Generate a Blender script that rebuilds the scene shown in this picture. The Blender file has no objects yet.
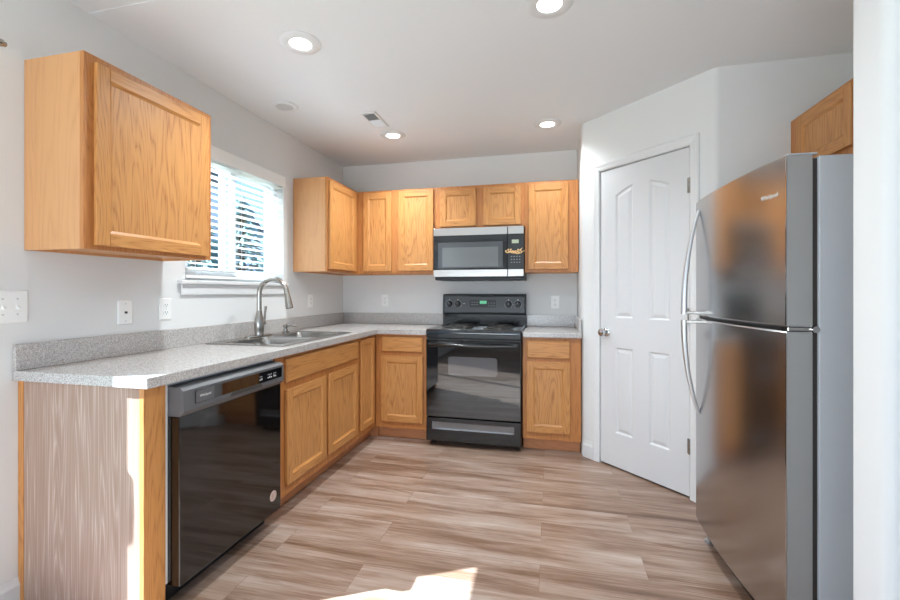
import bpy, bmesh, math, random
from mathutils import Vector, Matrix
random.seed(7)
S = bpy.context.scene
COL = S.collection
PI = math.pi

# ------------------------------------------------------------------ camera, sky, sun, added fill lamps, exposure
cam = bpy.data.objects.new('camera', bpy.data.cameras.new('camera')); COL.objects.link(cam)
cam.data.sensor_width = 36.0
cam.data.lens = 426.18 * 36 / 900
cam.data.shift_y = (292.34 - 300) / 900
cam.data.clip_start = 0.05
cam.location = (2.0349, -3.9297, 1.2185)
cam.rotation_euler = (PI / 2, 0, 0.2319)
S.camera = cam

W = bpy.data.worlds.new('sky'); S.world = W; W.use_nodes = True
_n = W.node_tree.nodes; _l = W.node_tree.links; _n.clear()
_out = _n.new('ShaderNodeOutputWorld'); _bg = _n.new('ShaderNodeBackground')
_tc = _n.new('ShaderNodeTexCoord'); _sx = _n.new('ShaderNodeSeparateXYZ'); _rp = _n.new('ShaderNodeValToRGB')
_l.new(_tc.outputs['Generated'], _sx.inputs[0]); _l.new(_sx.outputs['Z'], _rp.inputs[0])
_rp.color_ramp.elements[0].position = 0.0; _rp.color_ramp.elements[0].color = (0.42, 0.62, 0.95, 1)
_rp.color_ramp.elements[1].position = 0.55; _rp.color_ramp.elements[1].color = (0.12, 0.32, 0.8, 1)
_l.new(_rp.outputs[0], _bg.inputs[0]); _bg.inputs[1].default_value = 1.5
_l.new(_bg.outputs[0], _out.inputs[0])

SUN_DIR = Vector((0.883, 0.469, -0.97)).normalized()
sun = bpy.data.lights.new('sun', 'SUN'); sun.energy = 28.0; sun.angle = 0.008; sun.color = (0.72, 0.87, 1.0)
so = bpy.data.objects.new('sun', sun); COL.objects.link(so)
so.rotation_euler = SUN_DIR.to_track_quat('-Z', 'Y').to_euler(); so.location = (-6, -6, 8)

def area(name, loc, rot, sx, sy, power, color=(1, 1, 1)):
    L = bpy.data.lights.new(name, 'AREA'); L.shape = 'RECTANGLE'; L.size = sx; L.size_y = sy
    L.energy = power; L.color = color
    o = bpy.data.objects.new(name, L); COL.objects.link(o); o.location = loc; o.rotation_euler = rot
    return o
# added fill lamp at the unseen rear window, standing in for daylight
area('rear_fill', (3.3, -7.42, 1.45), (PI / 2 + 0.5, 0, 0), 3.4, 1.5, 6, (0.80, 0.91, 1.0))
# added fill lamp behind the camera, turned up to brighten the ceiling
area('ceiling_fill', (0.9, -5.6, 0.9), (PI / 2 + 0.9, 0, 0), 2.6, 1.0, 64, (0.80, 0.91, 1.0))

S.view_settings.view_transform = 'Standard'; S.view_settings.look = 'None'
S.view_settings.gamma = 1.0; S.view_settings.use_curve_mapping = False
S.view_settings.exposure = 0.46
S.cycles.use_denoising = True
S.cycles.max_bounces = 10; S.cycles.diffuse_bounces = 6; S.cycles.transparent_max_bounces = 16
S.cycles.sample_clamp_indirect = 6.0

# ------------------------------------------------------------------ materials
def mk(name):
    m = bpy.data.materials.new(name); m.use_nodes = True
    nt = m.node_tree; b = nt.nodes['Principled BSDF']
    return m, nt, b
def lin(c):
    return tuple(((x / 12.92) if x <= 0.04045 else ((x + 0.055) / 1.055) ** 2.4) for x in (v / 255 for v in c)) + (1,)
def plain(name, rgb, rough=0.5, metal=0.0, coat=0.0, spec=0.5, bump=0.0, bscale=200, emit=None, estr=0):
    m, nt, b = mk(name)
    b.inputs['Base Color'].default_value = lin(rgb); b.inputs['Roughness'].default_value = rough
    b.inputs['Metallic'].default_value = metal; b.inputs['Coat Weight'].default_value = coat
    b.inputs['Specular IOR Level'].default_value = spec
    tc = nt.nodes.new('ShaderNodeTexCoord'); nz = nt.nodes.new('ShaderNodeTexNoise')
    nz.inputs['Scale'].default_value = bscale; nz.inputs['Detail'].default_value = 3
    nt.links.new(tc.outputs['Object'], nz.inputs['Vector'])
    if bump > 0:
        bp = nt.nodes.new('ShaderNodeBump'); bp.inputs['Strength'].default_value = bump; bp.inputs['Distance'].default_value = 0.002
        nt.links.new(nz.outputs['Fac'], bp.inputs['Height']); nt.links.new(bp.outputs['Normal'], b.inputs['Normal'])
    if emit:
        b.inputs['Emission Color'].default_value = lin(emit); b.inputs['Emission Strength'].default_value = estr
    return m
def ramp(nt, stops):
    r = nt.nodes.new('ShaderNodeValToRGB'); e = r.color_ramp.elements
    while len(e) < len(stops): e.new(0.5)
    for k, (p, c) in enumerate(stops):
        e[k].position = p; e[k].color = c if len(c) == 4 else tuple(c) + (1,)
    return r
def math_(nt, op, a, b=None):
    n = nt.nodes.new('ShaderNodeMath'); n.operation = op
    for i, v in enumerate((a, b)):
        if v is None: continue
        if isinstance(v, (int, float)): n.inputs[i].default_value = v
        else: nt.links.new(v, n.inputs[i])
    return n.outputs[0]
def mixc(nt, fac, a, b, mode='MIX'):
    n = nt.nodes.new('ShaderNodeMix'); n.data_type = 'RGBA'; n.blend_type = mode
    for i, v in ((0, fac), (6, a), (7, b)):
        if isinstance(v, (int, float)): n.inputs[i].default_value = v
        elif isinstance(v, tuple): n.inputs[i].default_value = v
        else: nt.links.new(v, n.inputs[i])
    return n.outputs[2]

def wood(name, axis, light, mid, dark, rings=9.0, rough=0.42, coat=0.06, wide=8.0, line=0.6, el=0.11, pore=9):
    """grain running along axis (0 x, 1 y, 2 z): growth rings cut flat, plus fine pores"""
    m, nt, b = mk(name); N = nt.nodes; L = nt.links
    tc = N.new('ShaderNodeTexCoord'); oi = N.new('ShaderNodeObjectInfo')
    cb = N.new('ShaderNodeCombineXYZ')
    for k in range(3): L.new(math_(nt, 'MULTIPLY', oi.outputs['Random'], 7.3 + 3.1 * k), cb.inputs[k])
    add = N.new('ShaderNodeVectorMath'); add.operation = 'ADD'; L.new(tc.outputs['Object'], add.inputs[0]); L.new(cb.outputs[0], add.inputs[1])
    def st(a, c):
        mp = N.new('ShaderNodeMapping'); s = [a] * 3; s[axis] = c; mp.inputs['Scale'].default_value = s
        L.new(add.outputs[0], mp.inputs['Vector']); return mp.outputs[0]
    n1 = N.new('ShaderNodeTexNoise'); n1.inputs['Scale'].default_value = 1; n1.inputs['Detail'].default_value = 2.5; n1.inputs['Roughness'].default_value = 0.45
    L.new(st(wide, wide * el), n1.inputs['Vector'])
    r = math_(nt, 'MULTIPLY', n1.outputs['Fac'], rings * 2.2)
    fr = math_(nt, 'PINGPONG', r, 0.5)
    r1 = ramp(nt, [(0.0, (1, 1, 1)), (0.18, (0.45,) * 3), (0.5, (0.0,) * 3)]); L.new(math_(nt, 'MULTIPLY', fr, 1.3), r1.inputs[0])
    n2 = N.new('ShaderNodeTexNoise'); n2.inputs['Scale'].default_value = 1; n2.inputs['Detail'].default_value = 2
    L.new(st(260, pore), n2.inputs['Vector'])
    r2 = ramp(nt, [(0.38, (1, 1, 1)), (0.6, (0, 0, 0))]); L.new(n2.outputs['Fac'], r2.inputs[0])
    n3 = N.new('ShaderNodeTexNoise'); n3.inputs['Scale'].default_value = 1; n3.inputs['Detail'].default_value = 1
    L.new(st(3, 0.6), n3.inputs['Vector'])
    base = mixc(nt, n3.outputs['Fac'], lin(light), lin(mid))
    pores = math_(nt, 'MULTIPLY', r2.outputs[0], math_(nt, 'ADD', math_(nt, 'MULTIPLY', r1.outputs[0], 0.75), 0.18))
    c = mixc(nt, math_(nt, 'MULTIPLY', math_(nt, 'ADD', pores, math_(nt, 'MULTIPLY', r1.outputs[0], 0.28)), line), base, lin(dark))
    L.new(c, b.inputs['Base Color'])
    b.inputs['Roughness'].default_value = rough; b.inputs['Coat Weight'].default_value = coat; b.inputs['Coat Roughness'].default_value = 0.25
    bp = N.new('ShaderNodeBump'); bp.inputs['Strength'].default_value = 0.06; bp.inputs['Distance'].default_value = 0.001
    L.new(r2.outputs[0], bp.inputs['Height']); L.new(bp.outputs[0], b.inputs['Normal'])
    return m

OAK = ((206, 148, 88), (198, 136, 74), (150, 88, 40))
OAKF = ((196, 132, 74), (188, 121, 63), (146, 82, 38))
M = {}
M['oak_v'] = wood('oak_upright_grain', 2, *OAK)
M['oak_h'] = wood('oak_level_grain', 0, *OAK)
M['oak_panel'] = wood('oak_veneer_panel', 2, (208, 152, 93), (199, 139, 79), (152, 90, 44), rings=10, wide=7.0, line=0.72)
M['oak_frame'] = wood('oak_face_frame', 2, *OAKF)
M['oak_kick'] = wood('oak_toe_board', 0, (212, 148, 102), (204, 138, 92), (164, 102, 62), line=0.4)
M['oak_side'] = wood('oak_side_panel', 2, (212, 158, 108), (204, 148, 98), (172, 116, 72), rings=7, wide=6.0, line=0.3)
M['laminate'] = wood('faded_woodgrain_laminate', 2, (160, 130, 113), (148, 118, 101), (206, 186, 173), rings=12, rough=0.4, coat=0.0, wide=11.0, line=0.62, el=0.032, pore=2.2)
M['wall'] = plain('wall_paint', (224, 224, 223), 0.85, spec=0.2, bump=0.12, bscale=260)
M['ceil'] = plain('ceiling_paint', (230, 231, 232), 0.9, spec=0.15, bump=0.5, bscale=120)
M['trim'] = plain('white_trim_paint', (224, 224, 224), 0.4)
M['door'] = plain('white_door_paint', (216, 216, 217), 0.42, bump=0.05, bscale=90)
M['plate'] = plain('white_plastic', (240, 240, 238), 0.35)
M['slot'] = plain('dark_slot', (60, 58, 56), 0.6)
M['black'] = plain('black_enamel', (16, 17, 19), 0.16, coat=0.5)
M['blackmat'] = plain('black_satin', (26, 27, 29), 0.38)
M['panelgrey'] = plain('charcoal_panel', (66, 67, 70), 0.3)
M['glassblk'] = plain('black_glass', (7, 8, 11), 0.03, spec=0.9, coat=0.6)
M['dwblack'] = plain('black_gloss_door', (12, 11, 11), 0.06, spec=0.7, coat=0.25)
M['steel_mid'] = plain('dark_grey_steel', (184, 184, 183), 0.36, metal=0.6)
M['satin'] = plain('satin_handle_metal', (205, 205, 206), 0.3, metal=0.85)
M['chrome'] = plain('polished_metal', (205, 205, 206), 0.12, metal=1.0)
M['nickel'] = plain('brushed_nickel', (172, 168, 162), 0.26, metal=1.0)
M['greyside'] = plain('grey_painted_steel', (192, 195, 200), 0.3, bump=0.12, bscale=420)
M['gasket'] = plain('dark_gasket', (58, 52, 50), 0.6)
M['coil'] = plain('burner_coil', (120, 118, 116), 0.3, metal=0.8)
M['coilel'] = plain('coil_element', (78, 76, 75), 0.35, metal=0.7)
M['dwpanel'] = plain('dishwasher_panel', (92, 92, 94), 0.42)
M['pull'] = plain('glossy_drawer_pull', (120, 120, 122), 0.16, metal=0.6)
M['lens'] = plain('lit_lens', (255, 255, 255), 0.4, emit=(255, 250, 244), estr=6.0)
M['lensoff'] = plain('unlit_lens', (196, 196, 194), 0.5)
M['greenled'] = plain('green_display', (90, 190, 140), 0.4, emit=(120, 205, 160), estr=0.3)
M['lcd'] = plain('grey_green_display', (150, 158, 138), 0.4, emit=(170, 178, 150), estr=0.25)
M['mwglass'] = plain('microwave_window_mesh', (128, 130, 130), 0.16, metal=0.55)
M['mwglass2'] = plain('microwave_window_edge', (92, 94, 97), 0.18, metal=0.5)
M['legend'] = plain('printed_legend', (206, 206, 206), 0.5)
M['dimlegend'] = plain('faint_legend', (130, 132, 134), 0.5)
M['gold'] = plain('gold_print', (232, 190, 132), 0.45)
M['sticker'] = plain('pale_sticker', (214, 190, 178), 0.5)
M['stickerink'] = plain('sticker_ink', (150, 116, 102), 0.5)
M['vinyl'] = plain('white_vinyl', (240, 241, 242), 0.4)
M['slat'] = plain('white_blind_slat', (246, 246, 244), 0.45)
M['soil'] = plain('yard_soil', (120, 118, 92), 0.95)
M['leafdark'] = plain('conifer_green', (126, 156, 148), 0.8)
M['bark'] = plain('bark', (80, 66, 54), 0.9)
M['siding2'] = plain('house_trim_white', (225, 228, 232), 0.7)
M['roof'] = plain('roof_shingle', (84, 92, 104), 0.9, bump=0.4, bscale=40)
M['fencew'] = plain('weathered_fence', (150, 140, 126), 0.9)

def siding():
    m, nt, b = mk('blue_lap_siding'); N = nt.nodes; L = nt.links
    tc = N.new('ShaderNodeTexCoord'); sp = N.new('ShaderNodeSeparateXYZ'); L.new(tc.outputs['Object'], sp.inputs[0])
    f = math_(nt, 'FRACT', math_(nt, 'MULTIPLY', sp.outputs['Z'], 6.0))
    bp = N.new('ShaderNodeBump'); bp.inputs['Distance'].default_value = 0.02; L.new(f, bp.inputs['Height']); L.new(bp.outputs[0], b.inputs['Normal'])
    b.inputs['Base Color'].default_value = lin((186, 202, 222)); b.inputs['Roughness'].default_value = 0.75
    return m
M['siding'] = siding()

def steel(name, rgb, rough, ax):
    m, nt, b = mk(name); N = nt.nodes; L = nt.links
    tc = N.new('ShaderNodeTexCoord'); mp = N.new('ShaderNodeMapping'); s = [900, 900, 900]; s[ax] = 4
    mp.inputs['Scale'].default_value = s; L.new(tc.outputs['Object'], mp.inputs[0])
    nz = N.new('ShaderNodeTexNoise'); nz.inputs['Scale'].default_value = 1; nz.inputs['Detail'].default_value = 2; L.new(mp.outputs[0], nz.inputs[0])
    b.inputs['Base Color'].default_value = lin(rgb); b.inputs['Metallic'].default_value = 1.0
    L.new(math_(nt, 'ADD', math_(nt, 'MULTIPLY', nz.outputs['Fac'], 0.1), rough - 0.05), b.inputs['Roughness'])
    bp = N.new('ShaderNodeBump'); bp.inputs['Strength'].default_value = 0.03; bp.inputs['Distance'].default_value = 0.001
    L.new(nz.outputs['Fac'], bp.inputs['Height']); L.new(bp.outputs[0], b.inputs['Normal'])
    return m
M['steel'] = steel('brushed_stainless_steel', (184, 183, 183), 0.21, 1)
M['steelx'] = steel('brushed_stainless_trim', (186, 182, 178), 0.3, 0)
M['sinksteel'] = steel('satin_sink_steel', (180, 178, 175), 0.2, 1)

def speckle(name, base, darkc, lightc):
    m, nt, b = mk(name); N = nt.nodes; L = nt.links
    tc = N.new('ShaderNodeTexCoord')
    v = N.new('ShaderNodeTexVoronoi'); v.inputs['Scale'].default_value = 420; L.new(tc.outputs['Object'], v.inputs['Vector'])
    sp = N.new('ShaderNodeSeparateColor'); L.new(v.outputs['Color'], sp.inputs[0])
    r = ramp(nt, [(0.0, lin(darkc)), (0.22, lin(darkc)), (0.3, lin(base)), (0.7, lin(base)), (0.82, lin(lightc)), (1, lin(lightc))])
    L.new(sp.outputs[0], r.inputs[0])
    nz = N.new('ShaderNodeTexNoise'); nz.inputs['Scale'].default_value = 90; nz.inputs['Detail'].default_value = 3; L.new(tc.outputs['Object'], nz.inputs[0])
    r2 = ramp(nt, [(0.3, (0.82, 0.82, 0.82)), (0.7, (1.08, 1.08, 1.08))]); L.new(nz.outputs['Fac'], r2.inputs[0])
    L.new(mixc(nt, 1.0, r.outputs[0], r2.outputs[0], 'MULTIPLY'), b.inputs['Base Color'])
    b.inputs['Roughness'].default_value = 0.22; b.inputs['Specular IOR Level'].default_value = 0.8
    return m
M['counter'] = speckle('speckled_grey_laminate', (186, 181, 178), (158, 151, 145), (206, 203, 200))

def planks():
    m, nt, b = mk('brown_vinyl_planks'); N = nt.nodes; L = nt.links
    tc = N.new('ShaderNodeTexCoord')
    br = N.new('ShaderNodeTexBrick'); br.offset = 0.37; br.squash = 1.0
    br.inputs['Scale'].default_value = 1.0; br.inputs['Brick Width'].default_value = 1.22; br.inputs['Row Height'].default_value = 0.18
    br.inputs['Mortar Size'].default_value = 0.0012; br.inputs['Mortar Smooth'].default_value = 0.1
    br.inputs['Color1'].default_value = (0, 0, 0, 1); br.inputs['Color2'].default_value = (1, 1, 1, 1); br.inputs['Mortar'].default_value = (0.5, 0.5, 0.5, 1)
    L.new(tc.outputs['Object'], br.inputs['Vector'])
    sp = N.new('ShaderNodeSeparateColor'); L.new(br.outputs['Color'], sp.inputs[0]); rnd = sp.outputs[0]
    def nz(sx, sy, det, off, rough=0.5, dist=0.0):
        mp = N.new('ShaderNodeMapping'); mp.inputs['Scale'].default_value = (sx, sy, 1); L.new(tc.outputs['Object'], mp.inputs[0])
        n = N.new('ShaderNodeTexNoise'); n.noise_dimensions = '4D'; n.inputs['Scale'].default_value = 1; n.inputs['Detail'].default_value = det
        n.inputs['Roughness'].default_value = rough; n.inputs['Distortion'].default_value = dist
        L.new(mp.outputs[0], n.inputs['Vector']); L.new(math_(nt, 'MULTIPLY', rnd, off), n.inputs['W']); return n.outputs['Fac']
    a = nz(0.9, 9, 5, 37.0, 0.6, 0.5); f = nz(5, 150, 3, 19.0, 0.6); k = nz(1.6, 11, 3, 53.0, 0.55, 1.6)
    r = ramp(nt, [(0.31, lin((84, 60, 46))), (0.41, lin((121, 93, 75))), (0.51, lin((153, 128, 112))), (0.65, lin((180, 163, 152)))])
    t = math_(nt, 'ADD', math_(nt, 'MULTIPLY', a, 0.72), math_(nt, 'MULTIPLY', f, 0.28))
    t = math_(nt, 'ADD', t, math_(nt, 'MULTIPLY', math_(nt, 'SUBTRACT', rnd, 0.5), 0.05))
    L.new(t, r.inputs[0])
    kr = ramp(nt, [(0.55, (0, 0, 0)), (0.72, (1, 1, 1))]); L.new(k, kr.inputs[0])
    c = mixc(nt, math_(nt, 'MULTIPLY', kr.outputs[0], 0.6), r.outputs[0], lin((112, 78, 58)))
    c = mixc(nt, math_(nt, 'MULTIPLY', br.outputs['Fac'], 0.28), c, lin((84, 64, 52)))
    L.new(c, b.inputs['Base Color'])
    b.inputs['Roughness'].default_value = 0.32
    bp = N.new('ShaderNodeBump'); bp.inputs['Strength'].default_value = 0.12; bp.inputs['Distance'].default_value = 0.001
    L.new(f, bp.inputs['Height']); L.new(bp.outputs[0], b.inputs['Normal'])
    return m
M['floor'] = planks()

def glass():
    m = bpy.data.materials.new('window_glass'); m.use_nodes = True; nt = m.node_tree; N = nt.nodes; N.clear()
    o = N.new('ShaderNodeOutputMaterial'); mx = N.new('ShaderNodeMixShader'); t = N.new('ShaderNodeBsdfTransparent'); g = N.new('ShaderNodeBsdfGlossy')
    g.inputs['Roughness'].default_value = 0.0
    t.inputs['Color'].default_value = (0.95, 0.97, 0.97, 1)
    mx.inputs[0].default_value = 0.05; nt.links.new(t.outputs[0], mx.inputs[1]); nt.links.new(g.outputs[0], mx.inputs[2]); nt.links.new(mx.outputs[0], o.inputs[0])
    return m
M['glass'] = glass()

# ------------------------------------------------------------------ mesh helpers
class B:
    """collects shapes into one mesh; org is subtracted so world coordinates can be typed"""
    def __init__(s, org=(0, 0, 0)):
        s.bm = bmesh.new(); s.o = Vector(org)
    def v(s, p): return s.bm.verts.new(Vector(p) - s.o)
    def face(s, vs, mat=0, smooth=False):
        try: f = s.bm.faces.new(vs)
        except ValueError: return None
        f.material_index = mat; f.smooth = smooth; return f
    def box(s, x0, x1, y0, y1, z0, z1, bev=0.0, mat=0, seg=2):
        V = [s.v((x, y, z)) for x in (x0, x1) for y in (y0, y1) for z in (z0, z1)]
        F = [s.face([V[i] for i in q], mat) for q in ((0, 1, 3, 2), (4, 6, 7, 5), (0, 4, 5, 1), (2, 3, 7, 6), (0, 2, 6, 4), (1, 5, 7, 3))]
        if bev > 0:
            E = list({e for f in F for e in f.edges})
            r = bmesh.ops.bevel(s.bm, geom=E, offset=bev, segments=seg, affect='EDGES', profile=0.5)
            for f in r['faces']: f.material_index = mat
        return s
    def loft(s, loops, cap0=True, cap1=True, mat=0, smooth=True, closed=True, ring=False):
        R = [[s.v(p) for p in lp] for lp in loops]; n = len(R[0])
        pairs = list(zip(R[:-1], R[1:])) + ([(R[-1], R[0])] if ring else [])
        for a, b in pairs:
            for i in range(n if closed else n - 1):
                j = (i + 1) % n; s.face([a[i], a[j], b[j], b[i]], mat, smooth)
        if cap0 and not ring: s.face(R[0][::-1], mat)
        if cap1 and not ring: s.face(R[-1], mat)
        return s
    def prism(s, poly, z0, z1, mat=0, smooth=False):
        return s.loft([[(x, y, z0) for x, y in poly], [(x, y, z1) for x, y in poly]], mat=mat, smooth=smooth)
    def lathe(s, prof, c=(0, 0, 0), axis='Z', n=28, mat=0, cap=True):
        loops = []
        for r, h in prof:
            r = max(r, 1e-5); lp = []
            for i in range(n):
                a = 2 * PI * i / n; u, w = r * math.cos(a), r * math.sin(a)
                if axis == 'Z': p = (c[0] + u, c[1] + w, c[2] + h)
                elif axis == 'X': p = (c[0] + h, c[1] + u, c[2] + w)
                else: p = (c[0] + w, c[1] + h, c[2] + u)
                lp.append(p)
            loops.append(lp)
        return s.loft(loops, cap, cap, mat, True)
    def tube(s, pts, r, n=10, mat=0, cap=True, closed=False, flat=1.0):
        pts = [Vector(p) for p in pts]; m = len(pts); rr = r if isinstance(r, (list, tuple)) else [r] * m
        up = None; loops = []
        for i, p in enumerate(pts):
            if closed: t = (pts[(i + 1) % m] - pts[i - 1]).normalized()
            else: t = (pts[min(i + 1, m - 1)] - pts[max(i - 1, 0)]).normalized()
            if up is None:
                up = Vector((0, 0, 1)) if abs(t.z) < 0.9 else Vector((0, 1, 0))
            sd = t.cross(up)
            if sd.length < 1e-4: sd = t.orthogonal()
            sd.normalize(); up = sd.cross(t).normalized()
            loops.append([p + rr[i] * (math.cos(2 * PI * k / n) * sd + flat * math.sin(2 * PI * k / n) * up) for k in range(n)])
        return s.loft(loops, cap, cap, mat, True, ring=closed)
    def cells(s, us, vs, keep, w0, w1, fn, mat=0):
        """solid made of the kept cells of a grid; fn(u, v, w) -> point"""
        cache = {}
        def P(i, j, k):
            q = (i, j, k)
            if q not in cache: cache[q] = s.v(fn(us[i], vs[j], (w0, w1)[k]))
            return cache[q]
        nu, nv = len(us) - 1, len(vs) - 1
        K = lambda i, j: 0 <= i < nu and 0 <= j < nv and keep((us[i] + us[i + 1]) / 2, (vs[j] + vs[j + 1]) / 2)
        for i in range(nu):
            for j in range(nv):
                if not K(i, j): continue
                s.face([P(i, j, 0), P(i, j + 1, 0), P(i + 1, j + 1, 0), P(i + 1, j, 0)], mat)
                s.face([P(i, j, 1), P(i + 1, j, 1), P(i + 1, j + 1, 1), P(i, j + 1, 1)], mat)
                if not K(i - 1, j): s.face([P(i, j, 0), P(i, j, 1), P(i, j + 1, 1), P(i, j + 1, 0)], mat)
                if not K(i + 1, j): s.face([P(i + 1, j, 0), P(i + 1, j + 1, 0), P(i + 1, j + 1, 1), P(i + 1, j, 1)], mat)
                if not K(i, j - 1): s.face([P(i, j, 0), P(i + 1, j, 0), P(i + 1, j, 1), P(i, j, 1)], mat)
                if not K(i, j + 1): s.face([P(i, j + 1, 0), P(i, j + 1, 1), P(i + 1, j + 1, 1), P(i + 1, j + 1, 0)], mat)
        return s
    def build(s, name, mats, parent=None):
        bmesh.ops.recalc_face_normals(s.bm, faces=s.bm.faces)
        me = bpy.data.meshes.new(name); s.bm.to_mesh(me); s.bm.free()
        for m in (mats if isinstance(mats, (list, tuple)) else [mats]): me.materials.append(M[m] if isinstance(m, str) else m)
        if any(p.use_smooth for p in me.polygons):
            sh = [p.use_smooth for p in me.polygons]
            me.set_sharp_from_angle(angle=math.radians(42))
            for p, f in zip(me.polygons, sh): p.use_smooth = f
        o = bpy.data.objects.new(name, me); COL.objects.link(o)
        if parent is not None: o.parent = parent
        return o

def rrect(cx, cy, hx, hy, r, z, n=5):
    P = []
    for (sx, sy, a0) in ((1, 1, 0), (-1, 1, PI / 2), (-1, -1, PI), (1, -1, 3 * PI / 2)):
        for k in range(n + 1):
            a = a0 + k * PI / 2 / n
            P.append((cx + sx * (hx - r) + r * math.cos(a), cy + sy * (hy - r) + r * math.sin(a), z))
    return P
def tag(o, label, cat, group=None):
    o['label'] = label; o['category'] = cat
    if group: o['group'] = group
    return o
def thing(name, label, cat, loc=(0, 0, 0), rz=0.0, group=None):
    o = bpy.data.objects.new(name, None); COL.objects.link(o); o.empty_display_size = 0.1
    o.location = loc; o.rotation_euler = (0, 0, rz)
    return tag(o, label, cat, group)
def struct(o):
    o['kind'] = 'structure'; return o
def root_struct(name, loc=(0, 0, 0), rz=0.0):
    o = bpy.data.objects.new(name, None); COL.objects.link(o); o.location = loc; o.rotation_euler = (0, 0, rz); o['kind'] = 'structure'
    return o
def text(name, body, size, mat, parent, matrix, depth=0.0004, shear=0.0):
    cu = bpy.data.curves.new(name, 'FONT'); cu.body = body; cu.size = size; cu.align_x = 'CENTER'; cu.align_y = 'CENTER'; cu.extrude = depth; cu.shear = shear
    t = bpy.data.objects.new(name, cu); COL.objects.link(t)
    bpy.context.view_layer.update()
    me = bpy.data.meshes.new_from_object(t.evaluated_get(bpy.context.evaluated_depsgraph_get()))
    bpy.data.objects.remove(t)
    me.transform(matrix); me.materials.clear(); me.materials.append(M[mat])
    o = bpy.data.objects.new(name, me); COL.objects.link(o); o.parent = parent
    return o
FRONT = Matrix.Rotation(PI / 2, 4, 'X')          # text standing up, read from -y
def at(p, m=FRONT): return Matrix.Translation(Vector(p)) @ m

# ------------------------------------------------------------------ the room
H = 2.48          # ceiling
RX = 3.605        # wall behind the fridge
B(()or(0, 0, 0)).box(-0.14, 6.1, -7.6, 0.14, -0.12, 0.0).build('floor', 'floor')['kind'] = 'structure'
c = B()
c.box(-0.14, 6.1, -2.43, 0.14, H, H + 0.12)
c.box(-0.14, 6.1, -7.6, -2.43, H + 0.002, H + 0.12)
struct(c.build('ceiling', 'ceil'))

WY0, WY1, WZ0, WZ1 = -1.905, -0.985, 1.29, 2.10     # kitchen window
PY0, PY1, PZ1 = -4.80, -2.900, 2.08                    # patio door
w = B()
ys = [-7.6, PY0, PY1, WY0, WY1, 0.14]; zs = [0, WZ0, PZ1, WZ1, H + 0.1]
def keepl(y, z):
    if PY0 < y < PY1 and z < PZ1: return False
    if WY0 < y < WY1 and WZ0 < z < WZ1: return False
    return True
w.cells(ys, zs, keepl, -0.14, 0.0, lambda u, v, ww: (ww, u, v))
struct(w.build('wall_left', 'wall'))
struct(B().box(0.0, 3.75, 0.0, 0.14, 0, H + 0.1).build('wall_back', 'wall'))
struct(B().box(RX, RX + 0.14, -2.6, 0.0, 0, H + 0.1).build('wall_right', 'wall'))
# partition with bullnose end
p = B(); poly = []
r = 0.028; x0, x1, y0, y1 = 2.795, 6.0, -2.735, -2.6
for (cx, cy, a0) in ((x0 + r, y1 - r, PI / 2), (x0 + r, y0 + r, PI)):
    for k in range(7): poly.append((cx + r * math.cos(a0 + k * PI / 12), cy + r * math.sin(a0 + k * PI / 12)))
poly += [(x1, y0), (x1, y1)]
p.prism(poly, 0, H + 0.05, smooth=False)
for f in p.bm.faces:
    if abs(f.normal.z) < 0.5: f.smooth = True
struct(p.build('wall_partition', 'wall'))
# living-room shell behind the camera
rw = B(); rw.cells([-0.14, 1.6, 5.0, 6.1], [0, 0.7, 2.2, H + 0.1], lambda x, z: not (1.6 < x < 5.0 and 0.7 < z < 2.2), -7.6, -7.46, lambda u, v, ww: (u, ww, v))
struct(rw.build('wall_rear', 'wall'))
lw = B(); lw.cells([-7.6, -6.3, -4.3, -2.6], [0, 0.7, 2.2, H + 0.1], lambda y, z: not (-6.3 < y < -4.3 and 0.7 < z < 2.2), 6.0, 6.14, lambda u, v, ww: (ww, u, v))
struct(lw.build('wall_living', 'wall'))
for nm, ax, a0, a1 in (('window_2', 0, 1.6, 5.0), ('window_3', 1, -6.3, -4.3)):
    q = B()
    fn = (lambda u, v, ww: (u, -7.53 + ww, v)) if ax == 0 else (lambda u, v, ww: (6.07 + ww, u, v))
    mid = (a0 + a1) / 2
    q.cells([a0, a0 + .05, mid - .03, mid + .03, a1 - .05, a1], [0.7, 0.75, 2.15, 2.2], lambda u, v: not (0.75 < v < 2.15 and (a0 + .05 < u < mid - .03 or mid + .03 < u < a1 - .05)), -0.03, 0.03, fn)
    fr = struct(q.build(nm, 'vinyl'))
    g = B(); g.cells([a0 + .05, a1 - .05], [0.75, 2.15], lambda u, v: True, -0.003, 0.003, fn); g.build('pane', 'glass', fr)

# pantry walls: side, diagonal with the door opening, return
DA = Vector((2.382, -0.708)); DD = Vector((1, -1)).normalized(); DN = Vector((-1, -1)).normalized()   # along the diagonal, out of it
def diag(t, n): q = DA + DD * t + DN * n; return (q.x, q.y)
def bull(a, b, cc, r, n=6):
    """rounded corner at b between a and cc"""
    a, b, cc = Vector(a), Vector(b), Vector(cc); u = (a - b).normalized(); v_ = (cc - b).normalized()
    P0 = b + u * r; P1 = b + v_ * r
    return [tuple((1 - k / n) ** 2 * P0 + 2 * (k / n) * (1 - k / n) * b + (k / n) ** 2 * P1) for k in range(n + 1)]
CL = (2.262, -0.588); CR = (2.936, -1.262)
TH = 0.11
D0, D1, DZ = -0.012, 0.646, 2.092                   # door opening along the diagonal
left_out = [(2.262, 0.0)] + bull((2.262, 0), CL, CR, 0.03)
right_out = bull(CL, CR, (RX, CR[1]), 0.02) + [(RX, CR[1])]
inL = (2.262 + TH, -0.588 + TH * 0.41); inR = (CR[0] + TH * 0.41, CR[1] + TH)
pw = B()
pw.prism(left_out + [diag(D0, 0), diag(D0, -TH), inL, (2.262 + TH, 0.0)], 0, H + 0.05)
pw.prism([diag(D1, 0)] + right_out + [(RX, CR[1] + TH), inR, diag(D1, -TH)], 0, H + 0.05)
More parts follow.
